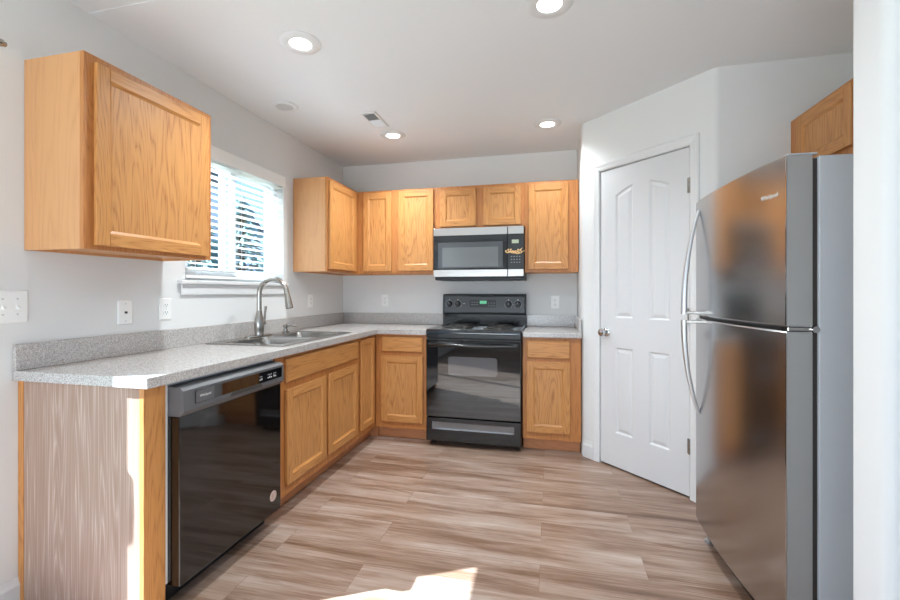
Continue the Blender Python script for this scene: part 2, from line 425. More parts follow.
pw.prism([diag(D0, 0), diag(D1, 0), diag(D1, -TH), diag(D0, -TH)], DZ, H + 0.05)
struct(pw.build('wall_pantry', 'wall'))

# baseboards
def bb_profile(h=0.105, t=0.014): return [(0, 0), (t, 0), (t, h * 0.72), (t * 0.75, h * 0.8), (t * 0.55, h * 0.86), (t * 0.35, h), (0, h)]
def baseboard(name, a, b, nrm, z=0.0, h=0.105):
    q = B(); nx, ny = nrm
    q.loft([[(p0[0] + nx * d, p0[1] + ny * d, z + zz) for d, zz in bb_profile(h)] for p0 in (a, b)], smooth=False)
    return struct(q.build(name, 'trim'))
baseboard('baseboard_left', (0, -2.900), (0, -2.6935), (1, 0), h=0.105)
baseboard('baseboard_pantry', diag(-0.15, 0), diag(-0.06, 0), (DN.x, DN.y), h=0.12)
baseboard('baseboard_pantry_hinge_side', diag(0.705, 0), diag(0.775, 0), (DN.x, DN.y), h=0.12)
baseboard('baseboard_return', (2.95, -1.262), (RX, -1.262), (0, -1), h=0.12)
baseboard('baseboard_partition', (2.83, -2.735), (6.0, -2.735), (0, -1), h=0.12)
baseboard('baseboard_rear', (0.0, -7.46), (6.0, -7.46), (0, 1), h=0.12)

# ------------------------------------------------------------------ pantry door
ang = math.atan2(DD.y, DD.x)
d1 = root_struct('door_1', (DA.x, DA.y, 0), ang)     # local x along the door, local -y out of the wall
SW, SZ0, SZ1 = 0.634, 0.012, 2.078
def inset_loop(P, d):
    n = len(P); out = []
    for i in range(n):
        a, b, cc = Vector(P[i - 1]), Vector(P[i]), Vector(P[(i + 1) % n])
        e1 = (b - a).normalized(); e2 = (cc - b).normalized()
        n1 = Vector((-e1.y, e1.x)); n2 = Vector((-e2.y, e2.x))
        bis = (n1 + n2); bis = bis / max(bis.dot(n1), 1e-6)
        out.append(tuple(b + bis * d))
    return out
s = B()
YF = 0.004            # slab face just behind the wall plane
panels = []
def arch(u): return 1.885 + 0.062 * (1 - ((u - SW / 2) / (SW / 2 - 0.115)) ** 2)
for (u0, u1) in ((0.122, 0.258), (0.376, 0.512)):
    top = [(u1 - (u1 - u0) * k / 6, arch(u1 - (u1 - u0) * k / 6)) for k in range(7)]
    panels.append([(u0, 1.045), (u1, 1.045)] + top)
    panels.append([(u0, 0.245), (u1, 0.245), (u1, 0.838), (u0, 0.838)])
outer = [(0, SZ0), (SW, SZ0), (SW, SZ1), (0, SZ1)]
ov = [s.v((x, YF, z)) for x, z in outer]; edges = [s.bm.edges.new((ov[i], ov[(i + 1) % 4])) for i in range(4)]
for P in panels:
    pv = [s.v((x, YF, z)) for x, z in P]; n = len(pv)
    edges += [s.bm.edges.new((pv[i], pv[(i + 1) % n])) for i in range(n)]
    prev = pv
    for d, dep in ((0.010, 0.007), (0.016, 0.007), (0.034, 0.002)):
        lp = [s.v((x, YF + dep, z)) for x, z in inset_loop(P, d)]
        for i in range(n): s.face([prev[i], prev[(i + 1) % n], lp[(i + 1) % n], lp[i]])
        prev = lp
    s.face(prev)
bmesh.ops.triangle_fill(s.bm, edges=edges, use_beauty=True)
bk = [s.v((x, YF + 0.035, z)) for x, z in outer]
for i in range(4): s.face([ov[i], ov[(i + 1) % 4], bk[(i + 1) % 4], bk[i]])
s.face(bk)
s.build('door_panel', 'door', d1)
cs = B()      # casing: two legs and a head with a stepped profile, plus jamb and stop
prof = [(0, 0.0), (0, -0.011), (0.006, -0.016), (0.02, -0.016), (0.03, -0.012), (0.047, -0.01), (0.055, -0.006), (0.055, 0.0)]
def casing_path(prof, x0, x1, zt):
    # offset outwards: 0 = outer edge, larger = towards the opening
    L0 = []
    for (o, y) in prof: L0.append(((x0 - 0.055 + o, y, 0), (x0 - 0.055 + o, y, zt + 0.055 - o), (x1 + 0.055 - o, y, zt + 0.055 - o), (x1 + 0.055 - o, y, 0)))
    return [[L0[k][j] for k in range(len(prof))] for j in range(4)]
cs.loft(casing_path(prof, -0.006, 0.642, 2.086), smooth=False)
cs.box(-0.012, -0.004, 0.0, TH, 0, DZ); cs.box(0.638, 0.646, 0.0, TH, 0, DZ); cs.box(-0.012, 0.646, 0.0, TH, 2.084, DZ)
cs.build('casing', 'trim', d1)
k = B(); kx, kz = 0.048, 0.937
k.lathe([(0.031, YF), (0.031, YF - 0.004), (0.026, YF - 0.009), (0.012, YF - 0.012), (0.011, YF - 0.028), (0.018, YF - 0.032), (0.0265, YF - 0.042), (0.028, YF - 0.052), (0.024, YF - 0.061), (0.012, YF - 0.066), (0.0, YF - 0.067)], (kx, 0, kz), 'Y')
k.build('knob', 'chrome', d1)
for hz in (1.85, 1.08, 0.31):
    h = B(); h.lathe([(0.006, -0.045), (0.006, 0.045)], (0.640, -0.007, hz), 'Z', 12); h.box(0.626, 0.640, -0.004, 0.004, hz - 0.044, hz + 0.044)
    for q in (-0.015, 0.015): h.lathe([(0.0068, -0.001), (0.0068, 0.001)], (0.640, -0.007, hz + q), 'Z', 12)
    h.build('hinge', 'nickel', d1)

# ------------------------------------------------------------------ kitchen window, sill and blind
w1 = root_struct('window_1', (-0.1, (WY0 + WY1) / 2, WZ0))
og = tuple(w1.location)
fx = lambda u, v, ww: (ww, u, v)
ym = -1.48
f = B(og)
f.cells([WY0, WY0 + .035, WY1 - .035, WY1], [WZ0, WZ0 + .04, WZ1 - .035, WZ1], lambda u, v: not (WY0 + .035 < u < WY1 - .035 and WZ0 + .04 < v < WZ1 - .035), -0.125, -0.06, fx)
f.build('frame', 'vinyl', w1)
for (a, b_, xo) in ((WY0 + .035, ym + .045, -0.085), (ym - .045, WY1 - .035, -0.115)):
    q = B(og); t = 0.042
    q.cells([a, a + t, b_ - t, b_], [WZ0 + .04, WZ0 + .04 + t, WZ1 - .035 - t, WZ1 - .035], lambda u, v: not (a + t < u < b_ - t and WZ0 + .04 + t < v < WZ1 - .035 - t), xo, xo + 0.025, fx)
    sh = q.build('sash', 'vinyl', w1)
    g = B(og); g.cells([a + t, b_ - t], [WZ0 + .04 + t, WZ1 - .035 - t], lambda u, v: True, xo + .010, xo + .014, fx); g.build('pane', 'glass', sh)
sl = B()
sl.box(-0.058, 0.035, -1.96, -0.955, WZ0 - 0.024, WZ0 - 0.0005, bev=0.006)
sl.box(0.001, 0.016, -1.94, -0.972, WZ0 - 0.085, WZ0 - 0.0245, bev=0.003)
struct(sl.build('trim_1', 'trim')); bpy.data.objects['trim_1'].name = 'window_sill'

bl = thing('window_blind', 'white two inch slatted blind hanging in the window above the sink', 'blind', (-0.02, (WY0 + WY1) / 2, WZ1))
og = tuple(bl.location)
B(og).box(-0.05, -0.002, WY0 + .004, WY1 - .004, WZ1 - 0.05, WZ1 - 0.002, bev=0.002).build('headrail', 'slat', bl)
v = B(og); v.box(0.002, 0.014, WY0 - 0.02, WY1 + 0.012, WZ1 - 0.062, WZ1 + 0.022, bev=0.004); v.box(0.001, 0.004, WY0, WY1, WZ1 - 0.01, WZ1 + 0.01); v.build('valance', 'slat', bl)
sl = B(og); nz = 17; zb, zt = WZ0 + 0.062, WZ1 - 0.075
for i in range(nz):
    zc = zb + (zt - zb) * i / (nz - 1); th = math.radians(4)
    pr = []
    for kk in range(5):
        t = -1 + kk * 0.5; pr.append((t * 0.0245, 0.0022 * (1 - t * t)))
    up = [(x_, z_ + 0.0014) for x_, z_ in pr]; dn = [(x_, z_ - 0.0014) for x_, z_ in pr][::-1]
    lp = [(-0.024 + x_ * math.cos(th) - z_ * math.sin(th), zc + x_ * math.sin(th) + z_ * math.cos(th)) for x_, z_ in up + dn]
    sl.loft([[(x_, yy, z_) for x_, z_ in lp] for yy in (WY0 + 0.008, WY1 - 0.008)], smooth=False)
sl.build('slats', 'slat', bl)
B(og).box(-0.048, 0.0, WY0 + .008, WY1 - .008, WZ0 + 0.012, WZ0 + 0.03, bev=0.003).build('bottom_rail', 'slat', bl)
cd = B(og)
for yy in (WY0 + 0.12, -1.445, WY1 - 0.12):
    for xx in (-0.047, -0.001): cd.tube([(xx, yy, WZ0 + .02), (xx, yy, WZ1 - .04)], 0.0011, 6)
cd.build('ladder_cord', 'slat', bl)

# ------------------------------------------------------------------ patio door (outside the picture, its sunlight is in it)
d2 = root_struct('door_2', (-0.1, (PY0 + PY1) / 2, 0)); og = tuple(d2.location)
q = B(og); q.cells([PY0, PY0 + .05, PY1 - .05, PY1], [0, 0.05, PZ1 - .05, PZ1], lambda u, v: not (PY0 + .05 < u < PY1 - .05 and 0.05 < v < PZ1 - .05), -0.13, -0.05, fx)
q.build('frame', 'vinyl', d2)
pm = (PY0 + PY1) / 2
for (a, b_, xo) in ((PY0 + .05, pm + .04, -0.08), (pm - .04, PY1 - .05, -0.115)):
    q = B(og); t = 0.07
    q.cells([a, a + t, b_ - t, b_], [0.05, 0.05 + t, PZ1 - .05 - 0.02, PZ1 - .05], lambda u, v: not (a + t < u < b_ - t and 0.05 + t < v < PZ1 - .05 - 0.02), xo, xo + 0.03, fx)
    sh = q.build('sash', 'vinyl', d2)
    g = B(og); g.cells([a + t, b_ - t], [0.05 + t, PZ1 - .05 - 0.02], lambda u, v: True, xo + .012, xo + .016, fx); g.build('pane', 'glass', sh)
q = B(og); q.tube([(-0.05, PY1 - .085, .92), (-0.015, PY1 - .085, .94), (-0.01, PY1 - .085, 1.05), (-0.015, PY1 - .085, 1.16), (-0.05, PY1 - .085, 1.18)], 0.011, 8); q.build('handle', 'vinyl', d2)

# ------------------------------------------------------------------ cabinets (local: x along the wall, front towards -y)
def panel_door(x0, x1, z0, z1, y, fw=0.052):
    """frame-and-panel door: slot 0 upright grain, 1 level grain, 2 panel"""
    b = B(); yf = y - 0.019
    b.box(x0, x0 + fw, yf, y, z0, z1, bev=0.003, mat=0); b.box(x1 - fw, x1, yf, y, z0, z1, bev=0.003, mat=0)
    b.box(x0 + fw, x1 - fw, yf, y, z0, z0 + fw, bev=0.0022, mat=1); b.box(x0 + fw, x1 - fw, yf, y, z1 - fw, z1, bev=0.0022, mat=1)
    a = fw - 0.001; i = fw + 0.011
    L0 = [(x0 + a, yf + 0.0015, z0 + a), (x1 - a, yf + 0.0015, z0 + a), (x1 - a, yf + 0.0015, z1 - a), (x0 + a, yf + 0.0015, z1 - a)]
    L1 = [(x0 + i, yf + 0.009, z0 + i), (x1 - i, yf + 0.009, z0 + i), (x1 - i, yf + 0.009, z1 - i), (x0 + i, yf + 0.009, z1 - i)]
    V0 = [b.v(p) for p in L0]; V1 = [b.v(p) for p in L1]
    for k in range(4): b.face([V0[k], V0[(k + 1) % 4], V1[(k + 1) % 4], V1[k]], 1 if k % 2 == 0 else 0)
    b.box(x0 + fw - .004, x1 - fw + .004, yf + 0.009, y - 0.002, z0 + fw - .004, z1 - fw + .004, mat=2)
    return b
def slab_front(x0, x1, z0, z1, y):
    b = B(); yf = y - 0.019; e = 0.009
    b.loft([[(x0, y, z0), (x1, y, z0), (x1, y, z1), (x0, y, z1)], [(x0, yf + 0.008, z0), (x1, yf + 0.008, z0), (x1, yf + 0.008, z1), (x0, yf + 0.008, z1)],
            [(x0 + e, yf, z0 + e), (x1 - e, yf, z0 + e), (x1 - e, yf, z1 - e), (x0 + e, yf, z1 - e)]], smooth=False)
    return b
def cabinet(name, label, w, z0, z1, d, loc, rz, doors=(), drawers=(), false=(), toe=False, front=None, kick=None, group=None, fw=0.052, top=True):
    t = thing(name, label, 'cabinet', loc, rz, group)
    th = 0.016; f0, f1 = front if front else (0.0, w); yb = -0.002; ff = 0.019
    c = B(); y0 = -d + ff
    c.box(0.0005, th, y0, yb, z0, z1); c.box(w - th, w - 0.0005, y0, yb, z0, z1)
    c.box(th, w - th, y0, yb, z0 + (0.012 if not toe else 0.0), z0 + th + (0.012 if not toe else 0.0)); c.box(th, w - th, yb - 0.008, yb, z0, z1)
    if top: c.box(th, w - th, y0, yb, z1 - th, z1)
    c.build('carcass', 'oak_side', t)
    holes = [(a + .014, b_ - .014, e + .014, g - .014) for (a, b_, e, g) in list(doors) + list(drawers) + list(false)]
    us = sorted({f0 + .0005, f1 - .0005} | {h[0] for h in holes} | {h[1] for h in holes}); vs = sorted({z0, z1} | {h[2] for h in holes} | {h[3] for h in holes})
    keep = lambda u, v: not any(h[0] < u < h[1] and h[2] < v < h[3] for h in holes)
    fr = B(); fr.cells(us, vs, keep, -d + ff, -d, lambda u, v, ww: (u, ww, v)); fr.build('face_frame', 'oak_frame', t)
    for q in doors: panel_door(*q, -d - 0.001, fw=fw).build('door', ['oak_v', 'oak_h', 'oak_panel'], t)
    for q in drawers: slab_front(*q, -d - 0.001).build('drawer', 'oak_h', t)
    for q in false: slab_front(*q, -d - 0.001).build('false_front', 'oak_h', t)
    k0, k1 = kick if kick else (f0, f1)
    if toe: B().box(k0 + .001, k1 - .001, -d + 0.075, -d + 0.09, 0.0, z0).box(*((k1 - .016, k1 - .001, -d - 0.0005, -d + 0.075, 0.0, z0) if kick else (k1 - .002, k1 - .001, -d + .076, -d + .089, 0.0, z0))).build('toe_kick', 'oak_kick', t)
    return t
UB, UT, UD = 1.386, 2.14, 0.305
RL = PI / 2
GU, GB = 'oak wall cabinets', 'oak base cabinets'
cabinet('wall_cabinet', 'large single-door oak wall cabinet hung beside the window, nearest the light switch', 0.625, UB, UT, UD, (0.001, -2.673, 0), RL, doors=[(0.035, 0.592, 1.402, 2.112)], group=GU)
cabinet('wall_cabinet', 'oak wall cabinet in the corner between window and back wall, side panel showing', 0.857, UB, UT, UD, (0.001, -0.858, 0), RL, doors=[(0.016, 0.49, 1.407, 2.115)], front=(0, 0.553), group=GU)
cabinet('wall_cabinet', 'two-door oak wall cabinet on the back wall between corner and microwave', 0.744, UB, UT, UD, (0.3065, -0.001, 0), 0, doors=[(0.062, 0.335, 1.41, 2.118), (0.402, 0.725, 1.41, 2.122)], group=GU)
cabinet('wall_cabinet', 'short two-door oak wall cabinet directly above the microwave', 0.773, 1.770, UT, UD, (1.0515, -0.001, 0), 0, doors=[(0.042, 0.36, 1.79, 2.114), (0.424, 0.742, 1.79, 2.114)], group=GU)
cabinet('wall_cabinet', 'tall single-door oak wall cabinet between microwave and pantry wall', 0.430, UB, UT, UD, (1.8255, -0.001, 0), 0, doors=[(0.028, 0.35, 1.41, 2.116)], group=GU)
cabinet('wall_cabinet', 'short oak wall cabinet mounted above the refrigerator', 1.05, 1.80, UT, UD, (RX - 0.001, -1.2635, 0), -PI / 2, doors=[(0.09, 0.51, 1.85, 2.118), (0.54, 0.96, 1.85, 2.118)], group=GU)

BH = 0.874
cabinet('base_cabinet', 'oak sink cabinet with wide false front over two doors beside the dishwasher', 1.022, 0.1, BH, 0.61, (0.001, -1.953, 0), RL,
        doors=[(0.093, 0.514, 0.155, 0.683), (0.548, 0.977, 0.155, 0.685)], false=[(0.093, 0.977, 0.72, 0.852)], toe=True, group=GB, top=False)
cabinet('base_cabinet', 'oak corner base cabinet with one narrow tall door', 0.928, 0.1, BH, 0.61, (0.001, -0.93, 0), RL,
        doors=[(0.012, 0.262, 0.155, 0.852)], toe=True, front=(0, 0.318), kick=(0, 0.393), group=GB, fw=0.045, top=False)
cabinet('base_cabinet', 'oak base cabinet with drawer and door between the inside corner and the range', 0.449, 0.1, BH, 0.61, (0.6125, -0.001, 0), 0,
        doors=[(0.056, 0.416, 0.155, 0.697)], drawers=[(0.06, 0.416, 0.728, 0.852)], toe=True, group=GB, top=False)
cabinet('base_cabinet', 'oak base cabinet with drawer and door between the range and the pantry wall', 0.429, 0.1, BH, 0.61, (1.826, -0.001, 0), 0,
        doors=[(0.031, 0.352, 0.155, 0.692)], drawers=[(0.031, 0.352, 0.716, 0.852)], toe=True, group=GB, top=False)
ep = thing('cabinet_end_panel', 'faded woodgrain end panel with orange oak edges closing the counter run by the dishwasher', 'panel', (0.3, -2.665, 0)); og = tuple(ep.location)
B(og).box(0.028, 0.59, -2.690, -2.656, 0, BH).build('panel', 'laminate', ep)
B(og).box(0.002, 0.029, -2.693, -2.650, 0, BH, bev=0.001).build('wall_strip', 'oak_v', ep)
B(og).box(0.590, 0.611, -2.691, -2.602, 0, BH, bev=0.0015).build('front_stile', 'oak_v', ep)

# ------------------------------------------------------------------ countertops
CZ0, CZ1 = 0.8765, 0.914
ct = thing('countertop', 'long L-shaped speckled grey laminate countertop with sink, running around the corner to the range', 'countertop', (0.3, -1.3, CZ0), group='laminate countertops'); og = tuple(ct.location)
SX0, SX1, SY0, SY1 = 0.085, 0.565, -1.80, -1.015
c = B(og)
c.cells([0.002, SX0, SX1, 0.648, 1.0615], [-2.711, SY0, SY1, -0.648, -0.002],
        lambda x, y: (x < 0.648 or y > -0.648) and not (SX0 < x < SX1 and SY0 < y < SY1), CZ0, CZ1, lambda u, v, ww: (u, v, ww))
E = [e for e in c.bm.edges if len(e.link_faces) == 2 and e.calc_face_angle() > 1.0 and all(abs(vv.co.z + og[2] - CZ1) < 1e-4 for vv in e.verts)]
bmesh.ops.bevel(c.bm, geom=E, offset=0.006, segments=3, affect='EDGES')
c.build('worktop', 'counter', ct)
c = B(og); c.box(0.002, 0.021, -2.711, -0.002, CZ1, 1.016, bev=0.002); c.box(0.021, 1.0615, -0.021, -0.002, CZ1, 1.016, bev=0.002)
c.build('backsplash', 'counter', ct)
ct2 = thing('countertop', 'short speckled grey laminate countertop between the range and the pantry wall', 'countertop', (2.04, -0.3, CZ0), group='laminate countertops'); og = tuple(ct2.location)
c = B(og); c.box(1.8265, 2.260, -0.648, -0.002, CZ0, CZ1, bev=0.005); c.build('worktop', 'counter', ct2)
c = B(og); c.box(1.8265, 2.241, -0.021, -0.002, CZ1, 1.016, bev=0.002); c.box(2.241, 2.260, -0.60, -0.002, CZ1, 1.016, bev=0.002)
c.build('backsplash', 'counter', ct2)

# ------------------------------------------------------------------ sink, faucet, soap dispenser
sk = thing('kitchen_sink', 'stainless steel double-bowl sink set in the countertop under the window', 'sink', (0.325, -1.408, CZ1)); og = tuple(sk.location)
cx, cy = 0.325, -1.408; ZR = CZ1 + 0.001
bowls = [(0.345, -1.600, 0.185, 0.182), (0.345, -1.212, 0.185, 0.178)]
r = B(og)
ex = [0.066, 0.16, 0.53, 0.584]; ey = [-1.83, -1.782, -1.418, -1.39, -1.034, -0.986]
r.cells(ex, ey, lambda x, y: not (0.16 < x < 0.53 and (-1.782 < y < -1.418 or -1.39 < y < -1.034)), ZR, ZR + 0.006, lambda u, v, ww: (u, v, ww))
E = [e for e in r.bm.edges if len(e.link_faces) == 2 and e.calc_face_angle() > 1.0 and all(vv.co.z > 0.005 for vv in e.verts)]
bmesh.ops.bevel(r.bm, geom=E, offset=0.003, segments=2, affect='EDGES')
r.build('rim', 'sinksteel', sk)
for (bx, by, hx, hy) in bowls:
    b = B(og); zt = ZR + 0.005
    lps = [rrect(bx, by, hx + .001, hy + .001, 0.002, zt), rrect(bx, by, hx - 0.006, hy - 0.006, 0.03, zt - 0.004), rrect(bx, by, hx - 0.014, hy - 0.014, 0.045, zt - 0.05), rrect(bx, by, hx - 0.022, hy - 0.022, 0.05, zt - 0.15),
           rrect(bx, by, hx - 0.04, hy - 0.04, 0.05, zt - 0.178), rrect(bx, by, 0.045, 0.045, 0.044, zt - 0.185)]
    b.loft(lps, cap0=False, cap1=True)
    bw = b.build('bowl', 'sinksteel', sk)
    q = B(og); q.lathe([(0.044, zt - 0.1845), (0.040, zt - 0.181), (0.03, zt - 0.1835), (0.01, zt - 0.183), (0.0, zt - 0.179)], (bx, by, 0), 'Z', 20); q.build('drain', 'chrome', bw)

fz = ZR + 0.0062
fa = thing('kitchen_faucet', 'brushed nickel gooseneck pull-down faucet standing behind the sink', 'faucet', (0.112, -1.415, fz)); og = tuple(fa.location); fx0, fy0 = og[0], og[1]
q = B(og); q.loft([rrect(fx0, fy0, 0.028, 0.125, 0.027, fz), rrect(fx0, fy0, 0.028, 0.125, 0.027, fz + 0.006), rrect(fx0, fy0, 0.022, 0.118, 0.021, fz + 0.010)]); q.build('deck_plate', 'nickel', fa)
q = B(og); q.lathe([(0.029, 0.0105), (0.029, 0.014), (0.027, 0.022), (0.031, 0.045), (0.0325, 0.075), (0.030, 0.105), (0.023, 0.140), (0.018, 0.165), (0.0165, 0.175)], og, 'Z', 26); q.build('body', 'nickel', fa)
R = 0.106; top = fz + 0.282
pts = [(fx0, fy0, fz + 0.158 + (top - fz - 0.158) * k / 5) for k in range(6)]
pts += [(fx0 + R - R * math.cos(a), fy0, top + R * math.sin(a)) for a in [PI * 0.965 * k / 16 for k in range(1, 17)]]
q = B(og); q.tube(pts, 0.0160, 16); q.build('spout', 'nickel', fa)
e = Vector(pts[-1]); dr = (e - Vector(pts[-2])).normalized()
q = B(og); q.tube([e + dr * (-0.002), e + dr * 0.015, e + dr * 0.026, e + dr * 0.085, e + dr * 0.102, e + dr * 0.106], [0.0165, 0.018, 0.0195, 0.024, 0.0245, 0.020], 18); q.build('spray_head', 'nickel', fa)
q = B(og); q.tube([(fx0 + .0, fy0 + 0.02, fz + 0.085), (fx0, fy0 + 0.05, fz + 0.09)], [0.0145, 0.0145], 14)
q.tube([(fx0, fy0 + 0.044, fz + 0.09), (fx0 + 0.003, fy0 + 0.052, fz + 0.12), (fx0 + 0.004, fy0 + 0.056, fz + 0.16), (fx0 + 0.002, fy0 + 0.066, fz + 0.20)], [0.010, 0.0085, 0.0075, 0.0095], 12); q.build('lever_handle', 'nickel', fa)
sd = thing('soap_dispenser', 'small chrome soap dispenser pump standing on the sink rim beside the faucet', 'dispenser', (0.112, -1.12, fz)); og = tuple(sd.location)
q = B(og); q.lathe([(0.024, 0.0), (0.024, 0.006), (0.018, 0.010), (0.016, 0.026)], og, 'Z', 20); q.build('collar', 'nickel', sd)
q = B(og); q.lathe([(0.012, 0.026), (0.012, 0.034), (0.019, 0.038), (0.020, 0.056), (0.013, 0.062), (0.0, 0.063)], og, 'Z', 18)
q.tube([(og[0] + 0.008, og[1], fz + 0.048), (og[0] + 0.05, og[1] + 0.004, fz + 0.052), (og[0] + 0.082, og[1] + 0.006, fz + 0.046)], [0.008, 0.007, 0.006], 10); q.build('pump_spout', 'nickel', sd)

# ------------------------------------------------------------------ dishwasher (front faces +x)
dw = thing('dishwasher', 'glossy black dishwasher built in under the counter between end panel and sink cabinet', 'dishwasher', (0.3, -2.28, 0)); og = tuple(dw.location)
Y0, Y1 = -2.588, -1.962
b = B(og); b.box(0.03, 0.60, Y0 - 0.006, Y1 + 0.004, 0.105, 0.866); b.build('tub', 'greyside', dw)
for ya_, yb_ in ((Y0 - 0.012, Y0 - 0.002), (Y1 + 0.001, Y1 + 0.007)): B(og).box(0.601, 0.607, ya_, yb_, 0.105, 0.866).build('edge_flange', 'plate', dw)
q = B(og); q.box(0.603, 0.660, Y0, Y1, 0.095, 0.742, bev=0.003); q.build('door', ['dwblack'], dw)
# control panel: bulges forward with a slanted lower lip and a pocket handle
q = B(og)
pf = [(0.604, 0.858), (0.664, 0.852), (0.676, 0.842), (0.679, 0.762), (0.661, 0.7435), (0.604, 0.7435)]
pk0, pk1 = -2.345, -2.135
q.loft([[(x, yy, z) for x, z in pf] for yy in (Y0, Y1)], smooth=False)
cp = q.build('control_panel', 'dwpanel', dw)
q = B(og); q.box(0.6785, 0.6806, Y0 + 0.055, Y1 - 0.02, 0.782, 0.833, bev=0.0008); q.build('touch_strip', 'glassblk', cp)
q = B(og); q.box(0.679, 0.6812, Y0 + 0.057, Y0 + 0.15, 0.784, 0.831, bev=0.0006); q.build('badge_plate', 'dwpanel', cp)
q = B(og); q.loft([[(0.6795, pk0, 0.766), (0.6795, pk1, 0.766), (0.6795, pk1 - 0.01, 0.781), (0.6795, pk0 + 0.01, 0.781)], [(0.6815, pk0, 0.766), (0.6815, pk1, 0.766), (0.6815, pk1 - 0.01, 0.781), (0.6815, pk0 + 0.01, 0.781)]], smooth=False); q.build('pocket_handle', 'slot', cp)
XR = Matrix.Rotation(PI / 2, 4, 'Z') @ FRONT       # text read from +x
lc = lambda p: Vector(p) - Vector(og)
text('brand_lettering', 'Whirlpool', 0.014, 'legend', cp, at(lc((0.6815, Y0 + 0.104, 0.808)), XR))
for grp in ((-2.155, -2.143), (-2.095, -2.083, -2.071, -2.05, -2.038)):
    lg = B(og)
    for k, yy in enumerate(grp):
        lg.box(0.6806, 0.6810, yy, yy + 0.007, 0.795, 0.801 + 0.004 * (k % 2)); lg.box(0.6806, 0.6810, yy, yy + 0.006, 0.811, 0.814)
    lg.build('legend_print', 'legend', cp)
st = B(og); st.lathe([(0.026, 0.6601), (0.026, 0.6607)], (0, -2.025, 0.182), 'X', 24); stk = st.build('energy_sticker', 'sticker', dw)
st = B(og)
for rr in (0.0195,):
    st.tube([(0.6609, -2.025 + rr * math.cos(a), 0.182 + rr * math.sin(a)) for a in [2 * PI * k / 24 for k in range(24)]], 0.0008, 5, closed=True)
for k in range(4): st.box(0.6605, 0.6609, -2.036, -2.014 - 0.004 * (k % 2), 0.190 - 0.006 * k, 0.1925 - 0.006 * k)
st.build('sticker_print', 'stickerink', stk)
q = B(og); q.box(0.545, 0.56, Y0, Y1, 0.0, 0.094); q.build('toe_kick', 'blackmat', dw)

# ------------------------------------------------------------------ range (front faces -y)
rg = thing('electric_range', 'black freestanding coil-top electric range against the back wall', 'range', (1.444, -0.34, 0)); og = tuple(rg.location)
RX0, RX1 = 1.067, 1.821
b = B(og); b.box(RX0 + 0.002, RX1 - 0.002, -0.622, -0.03, 0.03, 0.893, bev=0.003)
for xx in (RX0 + 0.04, RX1 - 0.04):
    for yy in (-0.58, -0.07): b.lathe([(0.018, 0.0), (0.018, 0.035)], (xx, yy, 0), 'Z', 12)
b.build('body', 'black', rg)
# cooktop with raised rim
c = B(og)
TX0, TX1, TY0, TY1 = RX0 - 0.001, RX1 + 0.001, -0.668, -0.085
cxm, cym = (TX0 + TX1) / 2, (TY0 + TY1) / 2; hx, hy = (TX1 - TX0) / 2, (TY1 - TY0) / 2
c.loft([rrect(cxm, cym, hx, hy, 0.012, 0.894), rrect(cxm, cym, hx, hy, 0.014, 0.918), rrect(cxm, cym, hx - 0.004, hy - 0.004, 0.014, 0.9265), rrect(cxm, cym, hx - 0.012, hy - 0.012, 0.014, 0.9275), rrect(cxm, cym, hx - 0.024, hy - 0.024, 0.014, 0.9205), rrect(cxm, cym, hx - 0.05, hy - 0.05, 0.014, 0.9195)])
c.build('cooktop', 'black', rg)
for (bx, by, br) in ((1.255, -0.50, 0.078), (1.625, -0.50, 0.098), (1.265, -0.235, 0.098), (1.630, -0.235, 0.078)):
    q = B(og); q.lathe([(br + 0.022, 0.9215), (br + 0.02, 0.9265), (br + 0.010, 0.9255), (br - 0.006, 0.9218), (0.03, 0.921), (0.0, 0.921)], (bx, by, 0), 'Z', 36, cap=False); pan = q.build('burner', 'coil', rg)
    q = B(og); turns = 4 if br < 0.09 else 5; n = turns * 26
    sp = [(bx + (0.018 + (br - 0.018) * k / n) * math.cos(2 * PI * k * turns / n), by + (0.018 + (br - 0.018) * k / n) * math.sin(2 * PI * k * turns / n), 0.935) for k in range(n + 1)]
    q.tube(sp, 0.0062, 8); q.build('coil', 'coilel', pan)
    q = B(og)
    for a in (0.5, 0.5 + 2 * PI / 3, 0.5 + 4 * PI / 3): q.tube([(bx + 0.01 * math.cos(a), by + 0.01 * math.sin(a), 0.926), (bx + (br + 0.008) * math.cos(a), by + (br + 0.008) * math.sin(a), 0.926)], 0.003, 6)
    q.build('coil_support', 'nickel', pan)
# backguard
g = B(og)
g.loft([[(x, y, z) for (y, z) in ((-0.025, 0.90), (-0.025, 1.203), (-0.062, 1.203), (-0.085, 1.19), (-0.098, 1.03), (-0.088, 1.018), (-0.085, 0.93), (-0.085, 0.90))] for x in (RX0 - 0.006, RX1 + 0.004)], smooth=False)
E = [e for e in g.bm.edges if len(e.link_faces) == 2 and e.calc_face_angle() > 1.2]
bmesh.ops.bevel(g.bm, geom=E, offset=0.011, segments=4, affect='EDGES')
bg = g.build('backguard', 'black', rg)
tilt = math.atan2(0.013, 0.16)
def pl(x, z, out=0.0):        # point on the slanted control face
    return (x, -0.085 - 0.013 * (1.19 - z) / 0.16 - out, z)
def plate(name, x0, x1, z0, z1, o0, o1, mat, parent):
    q = B(og); q.loft([[pl(x0, z0, o0), pl(x1, z0, o0), pl(x1, z1, o0), pl(x0, z1, o0)], [pl(x0, z0, o1), pl(x1, z0, o1), pl(x1, z1, o1), pl(x0, z1, o1)]], smooth=False)
    return q.build(name, mat, parent)
plate('control_face', RX0 + 0.012, RX1 - 0.014, 1.040, 1.178, 0.0004, 0.0025, 'panelgrey', rg)
dsp = plate('clock_panel', 1.315, 1.555, 1.082, 1.148, 0.0026, 0.004, 'blackmat', rg)
plate('clock_display', 1.408, 1.470, 1.114, 1.142, 0.0041, 0.0048, 'greenled', dsp)
lg = B(og)
